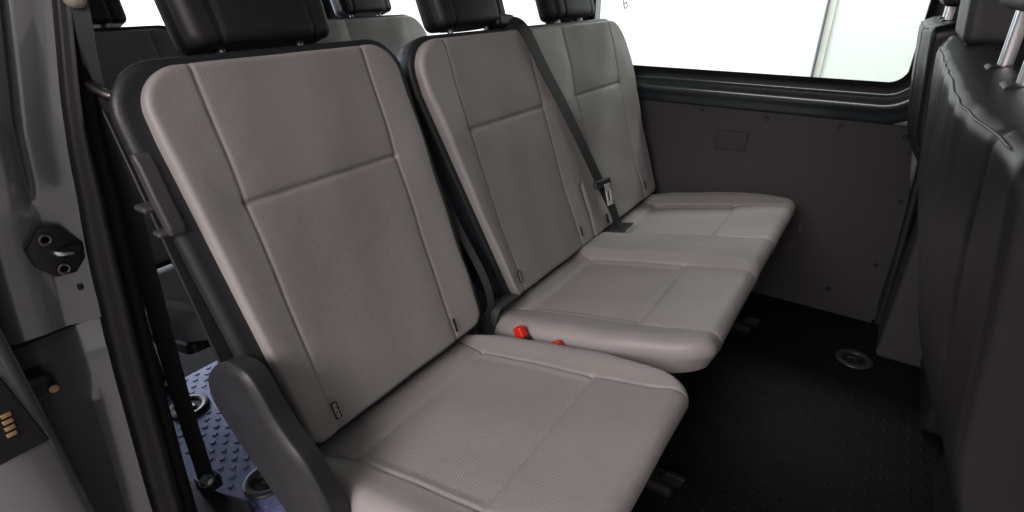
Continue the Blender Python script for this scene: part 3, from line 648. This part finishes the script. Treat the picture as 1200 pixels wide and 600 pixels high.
# B pillar trim by the driver's seat
V, F = rbox(0.16, 0.26, 0.70, 0.012, 6, lambda q: np.stack([q[:, 0]*(1+0.10*(q[:, 2] < 0))+0.875-0.05*np.clip(q[:, 2]+0.1, 0, 1), q[:, 1]+1.285, q[:, 2]+0.353], -1))
MB().add(V, F).build('pillar_trim', M['pillar'], van)
tube(spline([(0.783, 1.322, 0.03), (0.778, 1.325, 0.20), (0.768, 1.335, 0.40), (0.755, 1.345, 0.60)], 5), 0.012, up=(0, 1, 0)).build('trim_edge', M['plastic'], van)
# door pillar: pressed jamb, from the seal flange out to the skin
def yseal(z): return float(np.interp(z, [-0.3, 0.13, 0.182, 0.486, 0.656, 0.705, 0.839, 0.995, 1.45], [-0.39, -0.366, -0.363, -0.335, -0.312, -0.304, -0.285, -0.247, -0.15]))
prof = [(-0.290, 0.012), (-0.296, -0.004), (-0.299, -0.020), (-0.297, -0.038), (-0.299, -0.043), (-0.309, -0.047), (-0.300, -0.052), (-0.298, -0.070), (-0.303, -0.086), (-0.314, -0.100), (-0.332, -0.112), (-0.42, -0.122), (-0.60, -0.126), (-1.6, -0.126)]
zs = np.concatenate([np.linspace(0.556, 1.40, 60)]); v = []; f = []; K = len(prof)
for z in zs:
    k = 1-float(sstep(0.73, 0.78, np.array(z)))                       # below the crease the jamb is a flat striker face
    for i, (px, dy) in enumerate(prof):
        pxx = px
        if 1 < i < 8: pxx = px*(1-k)+(-0.300)*k
        if i >= 8: pxx = px
        v.append((pxx-(0.010*k if 3 <= i <= 8 else 0), yseal(z)+dy, z))
for i in range(len(zs)-1):
    for j in range(K-1): f.append((i*K+j, i*K+j+1, (i+1)*K+j+1, (i+1)*K+j))
n0 = K; f.append(tuple(range(K)))
MB().add(v, f).build('door_jamb', M['paint'], van, angle=55)
prof2 = [(-0.292, 0.010), (-0.302, -0.006), (-0.306, -0.022), (-0.312, -0.034), (-0.330, -0.045), (-0.338, -0.070), (-0.346, -0.090), (-0.37, -0.110), (-0.43, -0.125), (-1.6, -0.130)]
zs = np.linspace(-0.25, 0.546, 50); v = []; f = []; K = len(prof2)
for z in zs:
    kt = float(sstep(0.50, 0.546, np.array(z)))*0.018; st_ = 0.008*float(sstep(0.455, 0.435, np.array(z)))
    for i, (px, dy) in enumerate(prof2): v.append((px-kt+(st_ if 2 < i < 7 else 0), yseal(z)+dy, z))
for i in range(len(zs)-1):
    for j in range(K-1): f.append((i*K+j, i*K+j+1, (i+1)*K+j+1, (i+1)*K+j))
MB().add(v, f+[tuple(range((len(zs)-1)*K, len(zs)*K))]).build('lower_jamb', M['paint'], van, angle=55)
V, F = rbox(0.05, 0.16, 0.012, 0.005, 4); MB().add(V+np.array([-0.345, -0.36, 0.551]), F).build('jamb_gap', M['lining'], van)
# striker
def sj(y, z, off): return (-0.3005+off, y, z)
hexa = [(-0.376, 0.690), (-0.352, 0.716), (-0.331, 0.711), (-0.312, 0.678), (-0.316, 0.655), (-0.332, 0.638), (-0.357, 0.640), (-0.374, 0.664)]
n = len(hexa); v = [sj(y, z, 0.0) for y, z in hexa]+[sj(y, z, 0.007) for y, z in hexa]+[sj(-0.344+(y+0.344)*0.82, 0.677+(z-0.677)*0.82, 0.009) for y, z in hexa]
f = [(i, (i+1) % n, n+(i+1) % n, n+i) for i in range(n)]+[(n+i, n+(i+1) % n, 2*n+(i+1) % n, 2*n+i) for i in range(n)]+[tuple(range(2*n, 3*n)), tuple(range(n))]
stk = MB().add(v, f).build('striker', M['plastic'], van, bevel=0.001)
for y, z in ((-0.352, 0.698), (-0.345, 0.650)):
    torus(sj(y, z, 0.010), (1, 0, 0), 0.0065, 0.0028, 24, 8, mb=disc(sj(y, z, 0.006), (1, 0, 0), 0.0055, 0.003)).build('bolt', M['dark_steel'], stk)
tube(spline([sj(-0.350, 0.678, 0.002), sj(-0.349, 0.676, 0.010), sj(-0.343, 0.674, 0.014), sj(-0.330, 0.671, 0.014), sj(-0.324, 0.670, 0.010), sj(-0.323, 0.670, 0.002)], 6), 0.0042, up=(0.1, 0.2, 1)).build('catch_loop', M['steel'], stk)
V, F = rbox(0.016, 0.030, 0.016, 0.006, 4); MB().add(V+np.array(sj(-0.330, 0.6735, 0.010)), F).build('catch_recess', M['lining'], stk)
V, F = rbox(0.010, 0.022, 0.014, 0.004, 5); MB().add(V+np.array((-0.303, -0.327, 0.612)), F).build('rubber_plug', M['plastic'], van)
# rubber buffer lower on the pillar
V, F = rbox(0.05, 0.045, 0.04, 0.012, 5); bfr = MB().add(V+np.array((-0.325, -0.425, 0.480)), F).build('rubber_buffer', M['plastic'], van)
disc((-0.298, -0.412, 0.476), (1, 0, 0), 0.006, 0.003).build('pin', M['gold'], bfr)
# weather seal
zs = np.linspace(1.42, 0.02, 80); path = []; hw = []
for z in zs:
    h_ = float(np.interp(z, [0.13, 0.46, 0.642, 0.835, 0.995], [0.024, 0.0205, 0.018, 0.0115, 0.0095])); hw.append(h_)
    path.append((-0.289-0.02*max(0, 0.35-z), yseal(z)+h_-0.004*math.exp(-((z-0.66)/0.02)**2), z))
path = np.array(path); path[:, 1] = np.convolve(np.pad(path[:, 1], 3, 'edge'), np.ones(7)/7, 'valid')
def lip(path, hw, a, d, name, m, sec):
    v = []; f = []; K = len(sec)
    for p, h_ in zip(path, hw):
        for s_, n_ in sec: v.append((p[0]+n_, p[1]+s_*h_, p[2]))
    for i in range(len(path)-1):
        for k in range(K): f.append((i*K+k, i*K+(k+1) % K, (i+1)*K+(k+1) % K, (i+1)*K+k))
    return MB().add(v, f).build(name, m, van, angle=70)
lip(path, hw, 0, 0, 'door_seal', M['rubber'], [(-1, -0.012), (-1, -0.004), (-0.8, 0.004), (-0.4, 0.008), (0.0, 0.0075), (0.25, 0.010), (0.55, 0.0115), (0.85, 0.008), (1.0, 0.0), (1.0, -0.012)])
p2 = path+np.stack([-0.004+0*zs, np.array(hw)+0.010, 0*zs], -1)
lip(p2, [0.011]*len(zs), 0, 0, 'edge_trim', M['fuzzy'], [(-1, -0.012), (-1, 0.0), (-0.7, 0.005), (0, 0.007), (0.7, 0.005), (1, 0.0), (1, -0.012)])
# inner pillar trim behind the belt
b = MB(); zz = np.linspace(0.02, 1.40, 24); v = []; f = []
pr = [(-0.302, 0.020), (-0.304, 0.040), (-0.33, 0.044), (-0.42, 0.030), (-0.50, 0.010), (-0.50, -0.02)]
for z in zz: v += [(x_, yseal(z)+dy, z) for x_, dy in pr]
K = len(pr)
for i in range(len(zz)-1):
    for j in range(K-1): f.append((i*K+j, i*K+j+1, (i+1)*K+j+1, (i+1)*K+j))
b.add(v, f).build('inner_pillar_trim', M['plastic'], van, angle=50)
# door sill plate
m = MB(); v = [(-0.60, -0.36, -0.10), (0.80, -0.36, -0.10), (0.80, -0.27, 0.022), (-0.30, -0.205, 0.022), (-0.44, -0.250, 0.022), (-0.60, -0.27, 0.022)]
m.add([(-0.30, -0.205, 0.024), (-0.44, -0.248, 0.026), (-0.62, -0.262, 0.026), (-0.62, -0.345, 0.024), (-0.30, -0.345, 0.024), (0.8, -0.345, 0.024), (0.8, -0.25, 0.024), (-0.26, -0.215, 0.024)], [(0, 1, 2, 3, 4, 7), (7, 4, 5, 6)])
n0 = len(m.v[0]); m.add([(a, b_, c_-0.12) for a, b_, c_ in m.v[0].tolist()], [(0, 1, 2, 3, 4, 7), (7, 4, 5, 6)]); m.f += [(a, b_, b_+n0, a+n0) for a, b_ in ((0, 1), (1, 2), (2, 3), (3, 4), (4, 5), (5, 6), (6, 7), (7, 0))]
m.build('door_sill', M['plastic'], van, bevel=0.006, angle=30)
# sliding door, pushed back along the body
door = thing('sliding_door', 'dark grey sliding door edge with brass contacts, pushed back at lower left', 'van door', (-0.2, -0.47, 0.4))
D0 = np.array((-0.2, -0.47, 0.4))
zs = np.linspace(-0.15, 1.2, 40); prof3 = [(-1.3, -0.452), (-0.235, -0.448), (-0.212, -0.444), (-0.203, -0.449), (-0.200, -0.458), (-0.2005, -0.54), (-0.206, -0.552), (-0.225, -0.556), (-1.3, -0.56)]; v = []; f = []; K = len(prof3)
for z in zs: v += [np.array((x_, y_+0.0*z, z))-D0 for x_, y_ in prof3]
for i in range(len(zs)-1):
    for j in range(K): f.append((i*K+j, i*K+(j+1) % K, (i+1)*K+(j+1) % K, (i+1)*K+j))
MB().add(v, f+[tuple(range(K)), tuple(range((len(zs)-1)*K, len(zs)*K))]).build('door_shell', M['paint'], door, angle=45)
V, F = rbox(0.006, 0.056, 0.118, 0.002, 4, lambda q: q+np.stack([0*q[:, 0], -0.12*q[:, 2], 0*q[:, 0]], -1)); cpl = MB().add(V+np.array((-0.1995, -0.488, 0.523))-D0, F).build('contact_plate', M['lining'], door)
for i in range(4):
    V, F = rbox(0.004, 0.011, 0.0058, 0.001, 3); MB().add(V+np.array((-0.196, -0.4790-0.0012*i*1.0, 0.528-0.0095*i))-D0, F).build('contact', M['gold'], cpl)

# ------------------------------------------------------------------ floor
def floor_ring(cx, cy, parent, name='floor_anchor', r=0.040, z=0.004):
    mb = MB(); torus((cx, cy, z), (0, 0, 1), r, 0.010, 48, 10, mb, flat=0.55)
    o = mb.build(name, M['ring'], parent)
    disc((cx, cy, z-0.003), (0, 0, 1), r-0.006, 0.002, 32).build('cup', M['lining'], o)
    tube([(cx-0.02, cy-0.006, z+0.003), (cx+0.02, cy+0.008, z+0.003)], 0.006, up=(0, 0, 1), mb=disc((cx+0.006, cy, z), (0, 0, 1), 0.011, 0.007, 16)).build('pin', M['dark_steel'], o)
    return o
fl = MB(); fl.box(-0.22, 2.2, -0.22, 1.40, -0.03, 0.0); fl.box(-0.8655, -0.2205, 0.2155, 1.40, -0.03, 0.0)
# small raised studs of the rubber floor
sx = np.arange(0.10, 1.0, 0.026); sy = np.arange(-0.15, 1.3, 0.022); k = 8; vv = []; ff = []
for i, a in enumerate(sx):
    for j, b_ in enumerate(sy):
        if (i+j) % 2: continue
        base = len(vv)
        for z, rr in ((0.0, 0.0065), (0.0011, 0.0050), (0.0013, 0.003)):
            vv += [(a+rr*math.cos(2*math.pi*q/k), b_+rr*math.sin(2*math.pi*q/k), z) for q in range(k)]
        for lv in (0, 1): ff += [(base+lv*k+q, base+lv*k+(q+1) % k, base+(lv+1)*k+(q+1) % k, base+(lv+1)*k+q) for q in range(k)]
        ff.append(tuple(base+2*k+q for q in range(k)))
fl.add(vv, ff)
floor = tag(fl.build('floor', M['mat_black'], None, angle=50), 'black studded rubber floor in front of the seats', 'floor', kind='structure')
rf = MB(); rf.box(-1.79, -0.866, -0.30, 1.40, -0.03, 0.0); rfo = rf.build('rear_floor', M['fuzzy'], None, smooth=False); rfo['kind'] = 'structure'
floor_ring(0.737, 1.105, floor)
floor_ring(0.60, 0.05, floor)
# rear mat with small raised chevrons
rm = MB(); rm.box(-0.865, -0.224, -0.30, 0.215, -0.03, 0.001)
vv = []; ff = []
sh = [(-0.011, -0.004), (0.0, 0.002), (0.011, -0.004), (0.011, 0.002), (0.0, 0.009), (-0.011, 0.002)]
sh = np.array(sh)*0.66
rings_at = [(-0.727, -0.117), (-0.334, -0.147)]
for i, a in enumerate(np.arange(-0.85, -0.24, 0.023)):
    for j, b_ in enumerate(np.arange(-0.20, 0.19, 0.034)):
        aa, bb = a, b_+(0.017 if i % 2 else 0)
        if any(math.hypot(aa-p, bb-q) < 0.062 for p, q in rings_at): continue
        base = len(vv)
        for z, s in ((0.001, 1.0), (0.0030, 0.80)): vv += [(aa+y_*s, bb+x_*s, z) for x_, y_ in sh]
        ff += [(base+q, base+(q+1) % 6, base+6+(q+1) % 6, base+6+q) for q in range(6)]+[tuple(base+6+q for q in range(6))]
rm.add(vv, ff)
rmat = tag(rm.build('rubber_mat', M['mat_blue'], None, angle=30), 'blue rubber mat with raised treads behind the door pillar', 'floor mat')
for p in rings_at: floor_ring(*p, rmat, z=0.005)

# ------------------------------------------------------------------ outside: hall floor, white wall, pale door
g = MB(); g.add([(-30, -30, -0.45), (30, -30, -0.45), (30, 30, -0.45), (-30, 30, -0.45)], [(0, 1, 2, 3)])
tag(g.build('ground', M['ground'], None, smooth=False), 'pale hall floor under the van', 'ground', kind='structure')
XS = 0.085; YB = 4.5
g = MB(); g.box(-6.5, XS, YB, YB+0.2, -0.45, 3.6)
tag(g.build('white_wall', M['wall'], None, smooth=False), 'bright white wall outside the side windows', 'wall')
g = MB(); g.box(-6.5, -6.3, -5.0, YB-0.01, -0.45, 3.6)
tag(g.build('white_wall', M['wall'], None, smooth=False), 'white wall seen through the rear opening beside the left headrests', 'wall')
hd = thing('hall_door', 'pale greenish white door with thin grey trim outside the side window', 'door', (XS, YB, -0.45))
lean = lambda q: np.stack([q[:, 0], q[:, 1], q[:, 2]], -1)
g = MB(); g.box(0.070, 4.0, 0.02, 0.10, 0, 4.05); g.build('door_leaf', M['hall_door'], hd, smooth=False)
g = MB(); g.box(0.002, 0.016, -0.02, 0.10, 0, 4.05); g.build('door_trim', M['door_trim'], hd, bevel=0.004)
g = MB(); g.box(0.017, 0.069, 0.0, 0.10, 0, 4.05); g.build('door_edge', M['door_edge'], hd, bevel=0.004)
pc = tag(tube(spline([(-0.438, 1.9, 1.02), (-0.437, 1.9, 0.945), (-0.434, 1.9, 0.925), (-0.427, 1.9, 0.913), (-0.418, 1.9, 0.922), (-0.424, 1.9, 0.938), (-0.434, 1.9, 0.93)], 6)-np.array((-0.438, 1.9, 1.02)), 0.0022).build('pull_cord', M['ring'], None), 'thin pull cord with a small loop hanging outside the side window', 'cord')
pc.location = (-0.438, 1.9, 1.035)
